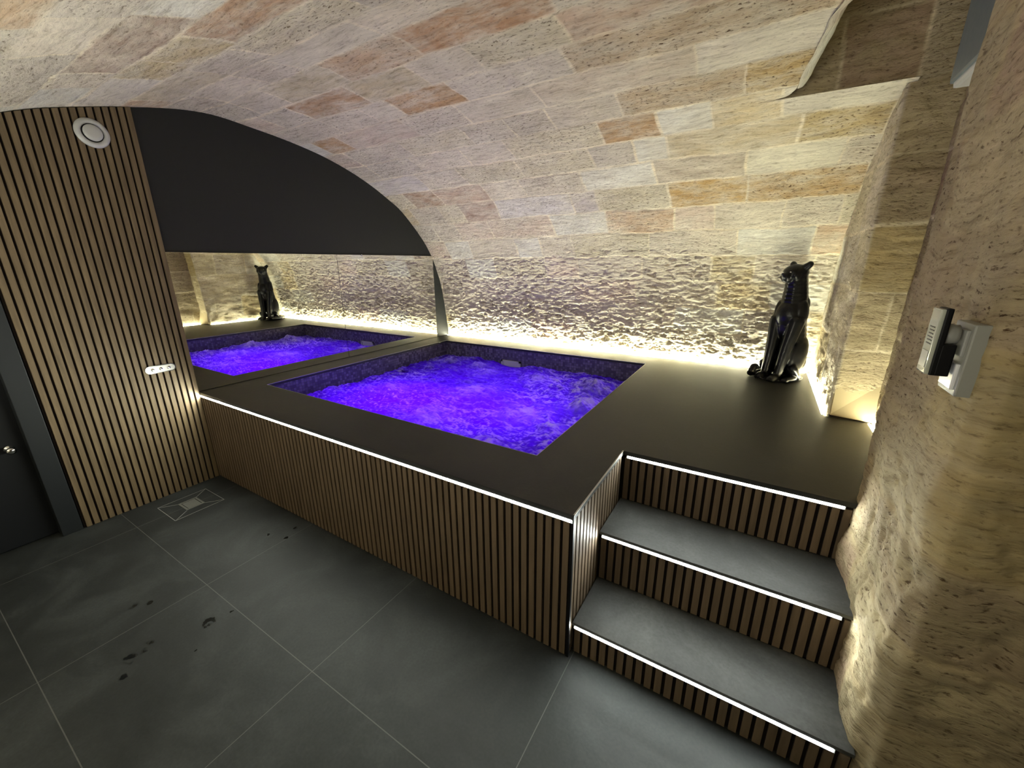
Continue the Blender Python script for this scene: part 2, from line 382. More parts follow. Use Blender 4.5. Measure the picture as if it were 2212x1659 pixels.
def grid_mesh(name, pos, uvu, uvv, col, mat, parent=None, smooth=True, flip=False, attr='stone'):
    """pos: (R, C, 3)"""
    R, Cn = pos.shape[:2]
    me = bpy.data.meshes.new(name)
    nv = R*Cn
    me.vertices.add(nv); me.vertices.foreach_set('co', pos.reshape(-1).astype(np.float32))
    i, j = np.meshgrid(np.arange(R-1), np.arange(Cn-1), indexing='ij')
    a = (i*Cn+j).ravel()
    q = np.stack([a, a+1, a+Cn+1, a+Cn], 1)
    if flip: q = q[:, ::-1]
    nf = len(q)
    me.loops.add(nf*4); me.loops.foreach_set('vertex_index', q.ravel().astype(np.int32))
    me.polygons.add(nf); me.polygons.foreach_set('loop_start', (np.arange(nf)*4).astype(np.int32))
    me.update(calc_edges=True)
    me.polygons.foreach_set('use_smooth', np.full(nf, smooth))
    uvl = me.uv_layers.new(name='UVMap')
    uv = np.stack([uvu.ravel(), uvv.ravel()], 1)[q.ravel()]
    uvl.data.foreach_set('uv', uv.ravel().astype(np.float32))
    if attr == 'stone':
        ca = me.color_attributes.new('stone', 'FLOAT_COLOR', 'POINT')
        ca.data.foreach_set('color', col.reshape(-1).astype(np.float32))
    else:
        fa = me.attributes.new(attr, 'FLOAT', 'POINT'); fa.data.foreach_set('value', col.ravel().astype(np.float32))
    me.materials.append(mat); me.validate(); me.update()
    o = bpy.data.objects.new(name, me); COL.objects.link(o)
    if parent is not None: o.parent = parent
    return o

# ------------------------------------------------------------------ main dimensions (metres)
H = 0.696                      # deck height
LX = 3.0185                    # deck right end at the front, where the steps start
SY = 0.632                     # back of the stair notch
DY = 2.868                     # back edge of the deck
PX0, PX1, PY0, PY1 = 0.264, 2.669, 0.364, 2.531    # pool opening
T1, T2 = 0.1622, 0.4216        # tread heights
Y1, Y2 = 0.031, 0.3202         # nosing lines
RX = 3.945                     # alcove end wall / near pier face
# vault profile (y, z) from the back floor over the crown to the front wall
PR = np.array([(2.905, 0.0), (2.895, .70), (2.872, .90), (2.815, 1.257), (2.74, 1.50), (2.63, 1.72), (2.494, 1.895), (2.233, 2.136), (2.03, 2.255), (1.821, 2.356), (1.60, 2.44),
      (1.335, 2.515), (1.05, 2.566), (.75, 2.60), (.448, 2.618), (.15, 2.575), (-.294, 2.457), (-.55, 2.365), (-.9, 2.2), (-1.3, 1.98), (-1.7, 1.7), (-2.0, 1.4), (-2.15, 1.1), (-2.2, .7), (-2.2, 0)])
def catmull(P, k=12):
    out = []
    for i in range(len(P)-1):
        p0, p1, p2, p3 = P[max(i-1, 0)], P[i], P[i+1], P[min(i+2, len(P)-1)]
        for j in range(k):
            t = j/k
            out.append(.5*((2*p1)+(-p0+p2)*t+(2*p0-5*p1+4*p2-p3)*t*t+(-p0+3*p1-3*p2+p3)*t**3))
    out.append(P[-1]); return np.array(out)
Q = catmull(PR); SS = np.r_[0, np.cumsum(np.hypot(*np.diff(Q, axis=0).T))]
def vault_z(y):                # height of the vault at y (crown side)
    zz = Q[:, 1]; yy = Q[:, 0]
    top = zz > .75
    o = np.argsort(yy[top]); return float(np.interp(y, yy[top][o], zz[top][o]))

# ------------------------------------------------------------------ vault
s = np.r_[np.arange(0.55, 1.75, .0055), np.arange(1.75, 5.3, .0095), np.arange(5.3, SS[-1], .03), SS[-1]]
s = np.unique(np.r_[[0.0, .3], s])
py = np.interp(s, SS, Q[:, 0]); pz = np.interp(s, SS, Q[:, 1])
ny = np.gradient(pz, s); nz = -np.gradient(py, s)           # inward normal is (-) of outward
nl = np.hypot(ny, nz); ny, nz = ny/nl, nz/nl
# make the normal point into the room
mid = np.array([.3, 1.2]); sgn = np.sign((mid[0]-py)*ny+(mid[1]-pz)*nz); ny *= sgn; nz *= sgn
def xmax(y, s_):
    back = s_ < 3.9
    if y > 1.645: return 3.985
    if y > -.12:
        return float(np.interp(y, [-.12, 1.075, 1.139, 1.319, 1.451, 1.584, 1.62, 1.634, 1.645], [3.66, 3.617, 3.583, 3.557, 3.529, 3.50, 3.475, 3.45, 3.37]))
    return 5.3
xm = np.array([xmax(a, b_) for a, b_ in zip(py, s)])
NC = 620
uu = np.linspace(0, 1, NC)
Xb = np.repeat(uu[None, :]*3.985, len(s), 0)
X = np.where(Xb < 3.3, Xb, 3.3+(Xb-3.3)*(xm[:, None]-3.3)/(3.985-3.3)); S = np.repeat(s[:, None], NC, 1)
hC = 0.2345; v0 = 1.682-7*hC
G = lambda c, p=.4: (c, p)
OV = [  # course, x0, x1, colour, pitting  -- the stones that stand out in the photo
    (9, 2.78, 3.28, (0.50, 0.33, 0.12), .5), (9, 3.31, 3.95, (0.50, 0.35, 0.17), 1.0), (9, 1.21, 1.82, (0.62, 0.60, 0.58), .6), (9, 1.98, 2.2, (0.50, 0.46, 0.45), .6), (9, .78, 1.2, (0.42, 0.31, 0.24), .2),
    (10, 3.29, 3.80, (0.68, 0.65, 0.52), .1), (10, 2.71, 3.23, (0.44, 0.38, 0.30), .3), (10, .25, .62, (0.40, 0.28, 0.19), .4), (10, .64, 1.2, (0.50, 0.38, 0.29), .2),
    (12, 2.44, 2.80, (0.47, 0.31, 0.16), .4), (11, 3.55, 3.95, (0.48, 0.38, 0.20), 1.0), (11, 2.82, 3.5, (0.54, 0.46, 0.30), .2), (12, 3.45, 3.95, (0.60, 0.57, 0.48), .2),
    (13, 3.27, 3.95, (0.47, 0.34, 0.15), 1.0), (13, 2.62, 3.25, (0.50, 0.40, 0.27), 1.0), (14, 3.06, 3.6, (0.62, 0.58, 0.49), .1), (14, 2.2, 3.04, (0.55, 0.48, 0.38), .2),
    (15, 2.5, 3.6, (0.48, 0.38, 0.26), 1.0), (15, 1.28, 1.78, (0.45, 0.28, 0.14), .6), (16, 2.58, 3.2, (0.50, 0.38, 0.28), .3), (16, 0.6, 1.15, (0.44, 0.29, 0.17), .3), (17, 1.86, 2.6, (0.44, 0.26, 0.14), .3), (16, 1.2, 1.7, (0.52, 0.45, 0.30), .2),
    (17, 0.7, 1.3, (0.52, 0.46, 0.32), .2), (18, 2.5, 3.1, (0.58, 0.55, 0.47), .1), (18, 1.2, 1.84, (0.58, 0.54, 0.44), .1), (14, .15, .45, (0.44, 0.28, 0.14), .3), (11, .0, .65, (0.60, 0.57, 0.54), .1),
    (20, .05, .7, (0.64, 0.61, 0.53), .1), (21, .8, 1.6, (0.42, 0.33, 0.26), .5), (20, 1.4, 2.0, (0.48, 0.32, 0.20), .4), (19, .2, .9, (0.56, 0.50, 0.36), .2)]
col, lift = blocks(X, S, v0, hC, PAL, 11, OV)
amp = .003+.014*np.exp(-((S-.72)/.36)**2)+.005*np.exp(-((S-1.3)/.4)**2)
rel = (fbm(X*19+2.5*fbm(X*4, S*9, 2, 1), S*42+1.5*fbm(X*7, S*7, 2, 4), 4, 3, .70)-.5)*2*amp
crumb = np.clip(fbm(X*19, S*40, 4, 31, .66)-.53, 0, 1)*np.where(S < 1.75, .13*np.clip((1.9-S)/.9, .15, 1), .02)*(.3+col[..., 3])
rag = (fbm(X*45, S*90, 2, 77, .6)-.5)*(.0010+.006*np.exp(-((S-.72)/.42)**2))
D = rel-crumb+rag+lift+.010*(fbm(X*.9, S*1.1, 2, 91)-.5)
D = np.maximum(D, -.05); D[S < .72] = np.minimum(D[S < .72], .006)
# the last rows next to the deck stay behind the light gap
D = np.minimum(D, .017)*np.clip(X/.05, .15, 1)
pos = np.stack([X, py[:, None]+ny[:, None]*D, pz[:, None]+nz[:, None]*D], -1)
vault = grid_mesh('ceiling', pos, X, S, col, M_STONE)
tag(vault, 'coursed limestone barrel vault curving down to the light strip behind the pool', kind='structure')

# plain wall colour helper for the other stone faces
def stone_face(name, P0, eu, ev, U, V, mat=M_STONE2, seed=5, res=.012, disp=.006, pal=PAL2, h=.30, v0_=0.0, nrm=None, extra=None, uoff=0, fine=1.0):
    nu = max(2, int(U/res)); nvv = max(2, int(V/res))
    a = np.linspace(0, U, nu); b_ = np.linspace(0, V, nvv)
    A, B = np.meshgrid(a, b_)
    c, lf = blocks(A+uoff, B, v0_, h, pal, seed)
    nrm = np.array(nrm, float)
    d = (fbm(A*6+seed, B*9, 5, seed, .6)-.5)*2*disp - np.clip(fbm(A*14, B*30, 3, seed+9)-.6, 0, 1)*.03*fine + lf
    p = np.array(P0, float)+A[..., None]*np.array(eu, float)+B[..., None]*np.array(ev, float)
    if extra is not None: d = d+extra(A, B)
    p = p+d[..., None]*nrm
    return grid_mesh(name, p, A+uoff, B, c, mat)

# rolled edge where the vault is cut by the side recess, rising to the recess ceiling
sel = np.where((py < 1.585) & (py > -.12) & (pz > 2))[0][::3]
rows = []
RT = 14
for k, i in enumerate(sel):
    x0, y0, z0 = xm[i], py[i], pz[i]
    # outward direction in plan (tangent to the cut edge, turned)
    i2 = min(i+3, len(xm)-1); i1 = max(i-3, 0)
    tx, ty = xm[i2]-xm[i1], py[i2]-py[i1]
    if abs(tx) > .6: tx = .05
    L = math.hypot(tx, ty) or 1; ox, oy = -ty/L, tx/L
    if ox < 0: ox, oy = -ox, -oy
    r = []
    for j in range(RT):
        t = j/(RT-1)
        if t < .5:
            a = t/.5*math.pi/2; rr = .055; dx = rr*math.sin(a); dz = rr*(1-math.cos(a))
        else: dx = .055; dz = .055+(t-.5)/.5*(2.86-z0-.055)
        r.append((x0-.006+ox*dx, y0+oy*dx, z0-.005+dz))
    rows.append(r)
P3 = np.array(rows); A = np.repeat(np.arange(len(sel))[:, None]*.03, RT, 1); B = np.repeat(np.arange(RT)[None, :]*.03, len(sel), 0)
c, lf = blocks(A, B, 0, .3, PAL, 23)
P3[..., 0] += (fbm(A*8, B*8, 3, 8)-.5)*.02
rim = grid_mesh('trim_1', P3, A, B, c, M_STONE); rim['kind'] = 'structure'

# lintel wall above the alcove, recess back face, recess side wall, alcove end wall
o = stone_face('wall_lintel', (3.33, 1.655, 2.425), (1, 0, 0), (0, 0, 1), .87, .45, seed=3, disp=.008, nrm=(0, -1, 0), uoff=.3); o['kind'] = 'structure'
o = stone_face('wall_recess_side', (4.16, 1.80, .60), (0, -1, 0), (0, 0, 1), 1.12, 2.25, seed=15, disp=.008, nrm=(-1, 0, 0)); o['kind'] = 'structure'
pw = np.array([(RX, 2.93), (RX, 2.2), (RX, 1.768), (RX+.008, 1.758), (RX+.02, 1.755), (4.19, 1.755)])
lw_ = np.r_[0, np.cumsum(np.hypot(*np.diff(pw, axis=0).T))]
t = np.unique(np.r_[np.arange(0, lw_[-1], .0085), lw_]); zz = np.arange(.55, 2.47, .009)
Tt, Zz = np.meshgrid(t, zz)
bx_ = np.interp(Tt, lw_, pw[:, 0]); by_ = np.interp(Tt, lw_, pw[:, 1])
wgt = np.clip((Tt-lw_[1])/(lw_[2]-lw_[1]), 0, 1)
by_ = by_-.045*(Zz-.6)*wgt
tt = np.clip((Tt-lw_[2])/(lw_[4]-lw_[2]), 0, 1)*math.pi/2
ca_, lf = blocks(Tt, Zz, .12, .33, PAL, 9)
cb_, _ = blocks(Tt, Zz, .12, .33, PAL2, 14)
mixw = np.clip((Tt-lw_[3])/.01, 0, 1)[..., None]
cc = ca_*(1-mixw)+cb_*mixw
Dd = (fbm(Tt*6, Zz*9, 5, 9, .6)-.5)*2*.010+lf-np.clip(fbm(Tt*14, Zz*30, 3, 18)-.6, 0, 1)*.03+.012*np.exp(-((Zz-.75)/.18)**2)*(fbm(Tt*12, Zz*14, 4, 44)-.5)*2
Dd = np.minimum(Dd, .012)
PW = np.stack([bx_-np.cos(tt)*Dd, by_-np.sin(tt)*Dd, Zz], -1)
o = grid_mesh('wall_alcove', PW, Tt, Zz, cc, M_STONE2); o['kind'] = 'structure'
o = stone_face('ceiling_recess', (3.50, -.2, 2.80), (1, 0, 0), (0, 1, 0), 1.8, 2.0, seed=19, disp=.012, nrm=(0, 0, -1), res=.025); o['kind'] = 'structure'
o = obj('ceiling_recess_return', bx(3.6, 5.3, -.16, -.12, 2.4, 2.9), M_STONE2); o['kind'] = 'structure'

# smooth cut block with a sloping top at the foot of the recess
sb = empty('stone_block', (4.05, 1.70, H))
bm = bmesh.new()
vs = [bm.verts.new(p) for p in [(3.955, 1.735, .703), (4.165, 1.69, .703), (4.165, 1.745, .93), (3.955, 1.752, .918), (3.955, 1.80, .703), (4.165, 1.80, .703), (4.165, 1.80, .945), (3.955, 1.80, .94)]]
for fc in ((0, 1, 2, 3), (4, 7, 6, 5), (0, 3, 7, 4), (1, 5, 6, 2), (3, 2, 6, 7), (0, 4, 5, 1)): bm.faces.new([vs[i] for i in fc])
bmesh.ops.bevel(bm, geom=list(bm.edges), offset=.005, segments=2, affect='EDGES')
M_BLOCK = plain('smooth_limestone', (0.36, 0.29, 0.17), 0.85, spec=.1)
obj('block_face', bm, M_BLOCK, sb)
bm = bmesh.new(); box(bm, 3.955, 4.15, 1.725, 1.80, .6965, .7025)
obj('shadow_gap', bm, M_FELT, sb)
tag(sb, 'smooth pale limestone block at deck level between the pier edge and the short light strip', 'stone block')

# near pier: wraps from the recess round the stair side and on to the dark front face
pts_ = [(4.35, .77), (3.99, .765), (3.955, .735), (3.945, .69), (3.943, .40), (3.943, .16), (3.952, .075), (3.985, .035), (4.05, .03), (5.3, .03)]
pp = np.array(pts_); pl = np.r_[0, np.cumsum(np.hypot(*np.diff(pp, axis=0).T))]
t = np.unique(np.r_[np.arange(0, pl[-2]+.5, .009), np.arange(pl[-2]+.5, pl[-1], .03), pl[-1]])
zz = np.r_[np.arange(-.03, 2.86, .010)]
Tt, Zz = np.meshgrid(t, zz)
bx_ = np.interp(Tt, pl, pp[:, 0]); by_ = np.interp(Tt, pl, pp[:, 1])
dx_ = np.gradient(np.interp(t, pl, pp[:, 0])); dy_ = np.gradient(np.interp(t, pl, pp[:, 1]))
ks = np.ones(9)/9
dxs = np.convolve(np.pad(dx_, 4, 'edge'), ks, 'valid'); dys = np.convolve(np.pad(dy_, 4, 'edge'), ks, 'valid')
ll = np.hypot(dxs, dys); nxv, nyv = (dys/ll), (-dxs/ll)
# outward (towards the room) normal
fl = np.where(nxv*(-1)+nyv*(-1)*.3 > 0, 1, -1); 
nxv = np.where(t < pl[1], 0, nxv); nyv = np.where(t < pl[1], 1, nyv)
midt = (pl[3]+pl[5])/2; km = int(np.argmin(abs(t-midt)))
if nxv[km] > 0: nxv[pl[1] <= t] *= -1; nyv[t >= pl[1]] *= -1
c, lf = blocks(Tt+.4, Zz, .06, .27, PAL2, 29, lmin=.35, lmax=.8, mortar=.014, mcol=(0.47, 0.38, 0.24))
bulge = .026*np.exp(-((Zz-.50)/.11)**2)+.030*np.exp(-((Zz-.22)/.13)**2)+.012*np.exp(-((Zz-1.0)/.15)**2)
amp = .011+.010*np.exp(-((Zz-.4)/.5)**2)
Dd = (fbm(Tt*6, Zz*6, 5, 41, .55)-.5)*2*amp + bulge*np.clip((pl[-2]+.1-Tt)/.2, 0, 1) + lf - np.clip(fbm(Tt*16, Zz*22, 3, 47)-.6, 0, 1)*.05
P4 = np.stack([bx_+nxv[None, :]*Dd, by_+nyv[None, :]*Dd, Zz], -1)
pier = grid_mesh('wall_right', P4, Tt, Zz, c, M_STONE2)
tag(pier, kind='structure')

# floor, left wall, far shell
bm = bmesh.new(); box(bm, -.9, 5.4, -2.3, 3.0, -.05, 0)
floor = obj('floor', bm, M_FLOOR); tag(floor, kind='structure')
o = obj('wall_far_right', bx(5.28, 5.36, -2.3, .1, 0, 2.7), M_STONE2); o['kind'] = 'structure'

bm = bmesh.new()                                        # black painted end wall, under the arch
DO0, DO1, DOZ = -1.66, -.855, 1.60
poly = [(float(a), float(b_)) for a, b_ in Q[::3]]
if tuple(poly[-1]) != tuple(Q[-1]): poly.append(tuple(Q[-1]))
poly = poly[:-1]+[(-2.2, 0.0), (DO0, 0.0), (DO0, DOZ), (DO1, DOZ), (DO1, 0.0)]
f0 = [bm.verts.new((0.0, y, z)) for y, z in poly]; f1 = [bm.verts.new((-.12, y, z)) for y, z in poly]
bm.faces.new(f0); bm.faces.new(f1[::-1])
for i in range(len(poly)): bm.faces.new((f0[i], f1[i], f1[(i+1) % len(poly)], f0[(i+1) % len(poly)]))
bmesh.ops.triangulate(bm, faces=list(bm.faces))
o = obj('wall_left', bm, M_BLACKP); tag(o, kind='structure')

# door in the left wall
dr = empty('door_1', (-.09, -1.25, 0)); dr['kind'] = 'structure'
obj('door_leaf', bx(-.10, -.06, DO0+.01, DO1-.01, .005, DOZ-.01, bev=.003), M_DOOR, dr)
bm = bmesh.new()
box(bm, -.119, .022, DO1-.012, -.776, 0.0, DOZ+.06, bev=.003); box(bm, -.119, .022, DO0-.07, DO0+.012, 0.0, DOZ+.06, bev=.003); box(bm, -.119, .022, DO0-.07, -.776, DOZ-.005, DOZ+.08, bev=.003)
obj('door_frame', bm, M_FRAME, dr)
bm = bmesh.new(); lathe_x(bm, -.058, -.93, .60, [(0, .022), (.005, .022), (.006, .010), (.03, .009), (.032, .018), (.05, .020), (.056, .012)], 24)
hd = obj('door_handle', bm, M_CHROME, dr, smooth=True)

# ------------------------------------------------------------------ slatted panels
PITCH = .0375
def slats_y(bm, y0, y1, xface, zlo, ztop, w=.0265, t=.012):
    """vertical slats standing on a panel in the YZ plane, facing +X"""
    nsl = int(round((y1-y0)/PITCH)); p = (y1-y0)/nsl
    for i in range(nsl):
        a = y1-p*(i+1)+(p-w); bnd = a+w
        za, zb = ztop(a), ztop(bnd)
        v = [bm.verts.new(q) for q in [(xface, a, zlo), (xface, bnd, zlo), (xface, bnd, zb), (xface, a, za), (xface+t, a+.0008, zlo), (xface+t, bnd-.0008, zlo), (xface+t, bnd-.0008, zb), (xface+t, a+.0008, za)]]
        for fc in ((0, 3, 2, 1), (4, 5, 6, 7), (0, 1, 5, 4), (1, 2, 6, 5), (2, 3, 7, 6), (3, 0, 4, 7)): bm.faces.new([v[k] for k in fc])
def slats_x(bm, x0, x1, yface, z0, z1, w=.0250, t=.010, start=0.0):
    nsl = int(round((x1-x0)/PITCH)); p = (x1-x0)/nsl
    for i in range(nsl):
        a = x0+p*i+(p-w)/2
        box(bm, a, a+w, yface-t, yface, z0, z1)
wp = empty('slat_wall_panel', (0, -.39, 0))
zt = lambda y: vault_z(y)-.004
bm = bmesh.new()
n_ = 20; top = [(y, zt(y)) for y in np.linspace(-.770, 0, n_)]
poly = [(-.770, 0.0)]+top+[(0.0, 0.0)]
f0 = [bm.verts.new((.010, y, z+.001)) for y, z in poly]; f1 = [bm.verts.new((.001, y, z+.001)) for y, z in poly]
bm.faces.new(f0); bm.faces.new(f1[::-1])
for i in range(len(poly)): bm.faces.new((f0[i], f1[i], f1[(i+1) % len(poly)], f0[(i+1) % len(poly)]))
obj('backing', bm, M_FELT, wp)
bm = bmesh.new(); slats_y(bm, -.770, 0.0, .0095, .002, zt)
obj('slats', bm, M_WOOD, wp)
tag(wp, 'tall oak slatted wall panel on black felt between the black door and the black arch', 'wall panel')

# round air vent on the slats
vt = empty('air_vent', (.022, -.213, 2.345))
bm = bmesh.new(); lathe_x(bm, .022, -.213, 2.345, [(0, .078), (.006, .077), (.014, .064), (.014, .052), (.006, .049)], 56); obj('vent_ring', bm, M_WHITEPL, vt, smooth=True)
bm = bmesh.new(); lathe_x(bm, .030, -.213, 2.345, [(0, .048), (.001, .048)], 48); obj('vent_gap', bm, M_BLACKPL, vt)
bm = bmesh.new(); lathe_x(bm, .031, -.213, 2.345, [(0, .043), (.010, .043), (.014, .038), (.015, .02)], 48); obj('vent_disc', bm, M_WHITEPL, vt, smooth=True)
tag(vt, 'round white air valve high on the slatted wall panel', 'air vent')

# spa control: a stadium shaped metal key pad on the slats
def stadium(x, yc, zc, hl, r, dx, tilt=0.0, seg=14):
    bm = bmesh.new(); P = []
    for k in range(seg+1):
        a = -math.pi/2+math.pi*k/seg; P.append((yc+hl+r*math.cos(a), zc+r*math.sin(a)))
    for k in range(seg+1):
        a = math.pi/2+math.pi*k/seg; P.append((yc-hl+r*math.cos(a), zc+r*math.sin(a)))
    a0 = [bm.verts.new((x, y, z)) for y, z in P]; a1 = [bm.verts.new((x+dx, y, z)) for y, z in P]
    bm.faces.new(a0[::-1]); top = bm.faces.new(a1)
    for i in range(len(P)): bm.faces.new((a0[i], a0[(i+1) % len(P)], a1[(i+1) % len(P)], a1[i]))
    return bm
kp = empty('spa_control', (.022, -.187, .921))
obj('control_rim', stadium(.022, -.187, .921, .059, .026, .006), M_CHROME, kp)
obj('control_face', stadium(.0275, -.187, .921, .058, .021, .002), M_STEEL, kp)
for k in range(3):
    bm = bmesh.new(); lathe_x(bm, .0293, -.187+(k-1)*.045, .921, [(0, .010), (.002, .010), (.003, .007)], 20)
    obj('button', bm, M_CHROME, kp, smooth=True)
tag(kp, 'small pill-shaped metal spa control with three round buttons on the slats', 'control panel')

# ------------------------------------------------------------------ mirrors
for (a, b_, lab) in ((0.004, 1.326, 'left pane of the wall mirror beside the slatted panel, reflecting the black panther'),
                     (1.329, 2.664, 'right pane of the wall mirror, ending at the narrow black strip by the vault')):
    mr_ = empty('wall_mirror', (.001, (a+b_)/2, H+.003))
    obj('mirror_pane', bx(.0016, .006, a, b_, H+.0035, 1.690), M_MIRROR, mr_)
    obj('edge_strip', bx(.001, .0085, a, b_, 1.690, 1.6955), M_BLACKPL, mr_)
    tag(mr_, lab, 'mirror', 'mirror panes above the pool')
bm = bmesh.new(); lathe_x(bm, .0087, 1.616, 1.688, [(0, .008), (.004, .008), (.007, .004)], 16)
o = obj('mirror_clip', bm, M_CHROME, smooth=True); tag(o, 'tiny chrome clip on the top edge of the right mirror pane', 'clip')

# ------------------------------------------------------------------ spa platform
pf = empty('spa_platform', (1.5, 1.5, 0))
xs = sorted([0.001, PX0, PX1, LX, RX-.025, 4.0, 4.132]); ys = sorted([0.0, PY0, SY, PY1, .765, 1.745, 1.72, DY-.018])
def in_deck(x, y):
    if PX0 < x < PX1 and PY0 < y < PY1: return False
    if x > LX and y < SY: return False
    if x > RX-.025 and not (.765 < y < 1.72): return y < .765 and x < 4.0
    return True
bm = bmesh.new(); cells(bm, xs, ys, in_deck, H-.022, H)
bmesh.ops.recalc_face_normals(bm, faces=bm.faces)
obj('deck', bm, M_DECK, pf)
# body under the deck (front, side)
bm = bmesh.new()
box(bm, .013, LX-.014, .012, .05, 0.0, H-.024); box(bm, LX-.05, LX-.014, .05, SY+.02, 0.0, H-.024); box(bm, LX-.014, 3.90, SY+.022, SY+.05, 0, H-.024)
obj('core_wall', bm, M_FELT, pf)
bm = bmesh.new(); slats_x(bm, .014, LX-.012, .012, .004, H-.040, t=.009)
obj('front_slats', bm, M_WOOD2, pf)
bm = bmesh.new()
nsl = 16; p = (SY-.01)/nsl
for i in range(nsl):
    a = .012+p*i; box(bm, LX-.014, LX-.004, a, a+.0265, .004, H-.024)
obj('side_slats', bm, M_WOOD2, pf)
bm = bmesh.new(); box(bm, LX-.012, LX, 0.001, .012, 0.0, H-.023)
obj('corner_profile', bm, M_BLACKPL, pf)
bm = bmesh.new(); box(bm, LX-.004, LX+.0015, .004, SY, H-.003, H+.001)
obj('notch_trim', bm, M_ALU, pf)
bm = bmesh.new()
for a in ((PX0-.0015, PX0+.0015, PY0, PY1), (PX1-.0015, PX1+.0015, PY0, PY1), (PX0, PX1, PY1-.0015, PY1+.0015), (PX0, PX1, PY0-.001, PY0+.001)): box(bm, *a, H-.002, H+.001)
obj('pool_edge_trim', bm, M_ALU, pf)
tag(pf, 'raised dark tiled spa platform with slatted wooden front around the pool', 'spa platform')

# basin + skimmer
pb = empty('pool_basin', ((PX0+PX1)/2, (PY0+PY1)/2, 0))
bm = bmesh.new()
z0, z1 = 0.02, H-.0225
for a in ((PX0-.03, PX0, PY0-.03, PY1+.03), (PX1, PX1+.03, PY0-.03, PY1+.03), (PX0, PX1, PY0-.03, PY0), (PX0, PX1, PY1, PY1+.03)): box(bm, *a, z0, z1)
box(bm, PX0-.03, PX1+.03, PY0-.03, PY1+.03, .003, z0)
obj('mosaic_lining', bm, M_MOSAIC, pb)
bm = bmesh.new()
sx0, sx1, sz0, sz1 = 1.075, 1.325, .445, .552
for a in ((sx0, sx1, sz1-.018, sz1), (sx0, sx1, sz0, sz0+.016), (sx0, sx0+.02, sz0, sz1), (sx1-.02, sx1, sz0, sz1)): box(bm, a[0], a[1], PY1-.016, PY1, a[2], a[3])
sk = obj('skimmer', bm, M_WHITEPL, pb)
obj('skimmer_flap', bx(sx0+.02, sx1-.02, PY1-.006, PY1-.001, sz0+.016, sz1-.018), M_WHITEPL, sk)
tag(pb, 'sunken pool basin lined with dark purple mosaic, with a white skimmer at the back', 'pool')

# water
nx_, ny_ = 300, 270
gx = np.linspace(PX0+.002, PX1-.002, nx_); gy = np.linspace(PY0+.002, PY1-.002, ny_)
GX, GY = np.meshgrid(gx, gy)
wx = GX+.10*(fbm(GX*2.2, GY*2.2, 3, 5)-.5)*2; wy = GY+.10*(fbm(GX*2.2+9, GY*2.2, 3, 6)-.5)*2
ridge = 1-np.abs(fbm(wx*5, wy*6.5, 4, 12, .55)*2-1)*2.2
ridge2 = 1-np.abs(fbm(wx*11, wy*14, 3, 22, .55)*2-1)*2.4
jets = [(.55, 2.25, .10, .05), (.75, 1.2, .13, .022), (1.15, 2.1, .10, .03), (.95, 2.25, .07, .045), (1.8, 2.05, .12, .055), (2.35, 2.1, .15, .07), (1.45, 1.5, .16, .028), (2.1, 1.25, .16, .03), (2.2, .62, .10, .045), (1.85, .55, .06, .045), (2.45, 1.6, .12, .04), (1.5, .85, .15, .02), (2.42, 1.05, .07, .045)]
web = 1-np.abs(fbm(wx*6+1.5*wy, wy*15, 4, 112, .62)*2-1)*4.2
Z = .505+.030*(fbm(wx*2.4, wy*2.4, 3, 2)-.5)*2+.016*ridge+.009*ridge2+.010*np.clip(web-.3, 0, 1)+.004*(fbm(wx*40, wy*40, 2, 55)-.5)
J = np.zeros_like(Z)
for (x, y, r_, h_) in jets:
    g = np.exp(-((GX-x)**2+(GY-y)**2)/(r_*r_))
    J += g; Z += g*h_*(.35+1.3*fbm(GX*16, GY*16, 4, 66, .65))
calm = np.clip(1.15-np.hypot((GX-.75)/.9, (GY-.75)/.75), 0, 1)
web2 = 1-np.abs(fbm(wx*15+3, wy*34, 3, 132, .6)*2-1)*3.4
patch = np.clip(fbm(GX*2.0+4, GY*2.4, 3, 88)*2.6-.95, 0, 1)
foam = np.clip((web-.64)*3.0, 0, 1)*(.22+.8*patch)+np.clip((web2-.72)*2.2, 0, .7)*patch+np.clip(J, 0, 1)*.9*np.clip(fbm(GX*24, GY*24, 4, 71, .72)*2-.6, 0, 1)
foam = np.clip(foam*(1-.8*np.clip(calm*1.3, 0, 1)), 0, .9)
foam = np.maximum(foam, .7*(fbm(GX*55, GY*80, 2, 99) > .72)*(.15+calm))
near = np.exp(-(((GX-1.2)/.22)**2+((GY-PY1)/.18)**2))
Z = Z*(1-near)+.478*near; foam *= 1-.8*near
P5 = np.stack([GX, GY, Z], -1)
wat = grid_mesh('pool_water', P5, GX, GY, np.clip(foam, 0, .8), M_WATER, attr='foam')
tag(wat, 'churning violet-lit whirlpool water filling the sunken basin', 'water', kind='stuff')

# ------------------------------------------------------------------ steps
st = empty('steps', (3.47, .3, 0))
SXR = 3.945
for k, (y0, y1, zt_, zb) in enumerate(((Y1, Y2+.012, T1, 0.0), (Y2, SY+.012, T2, T1))):
    obj('tread', bx(LX+.0015, SXR, y0, y1, zt_-.014, zt_, bev=.0015), M_TREAD, st)
    rz = zt_-.028
    obj('riser_backing', bx(LX+.0015, SXR, y0+.018, y0+.026, zb+.0005, zt_-.0145), M_FELT, st)
    bm = bmesh.new(); slats_x(bm, LX+.003, SXR, y0+.018, zb+.003, rz, t=.009); obj('riser_slats', bm, M_WOOD2, st)
obj('riser_backing', bx(LX+.0015, RX-.005, SY+.017, SY+.021, T2+.0005, H-.0225), M_FELT, st)
bm = bmesh.new(); slats_x(bm, LX+.003, RX-.01, SY+.017, T2+.003, H-.038, t=.009); obj('riser_slats', bm, M_WOOD2, st)
tag(st, 'two dark tiled steps with slatted wooden risers leading up to the spa deck', 'steps')

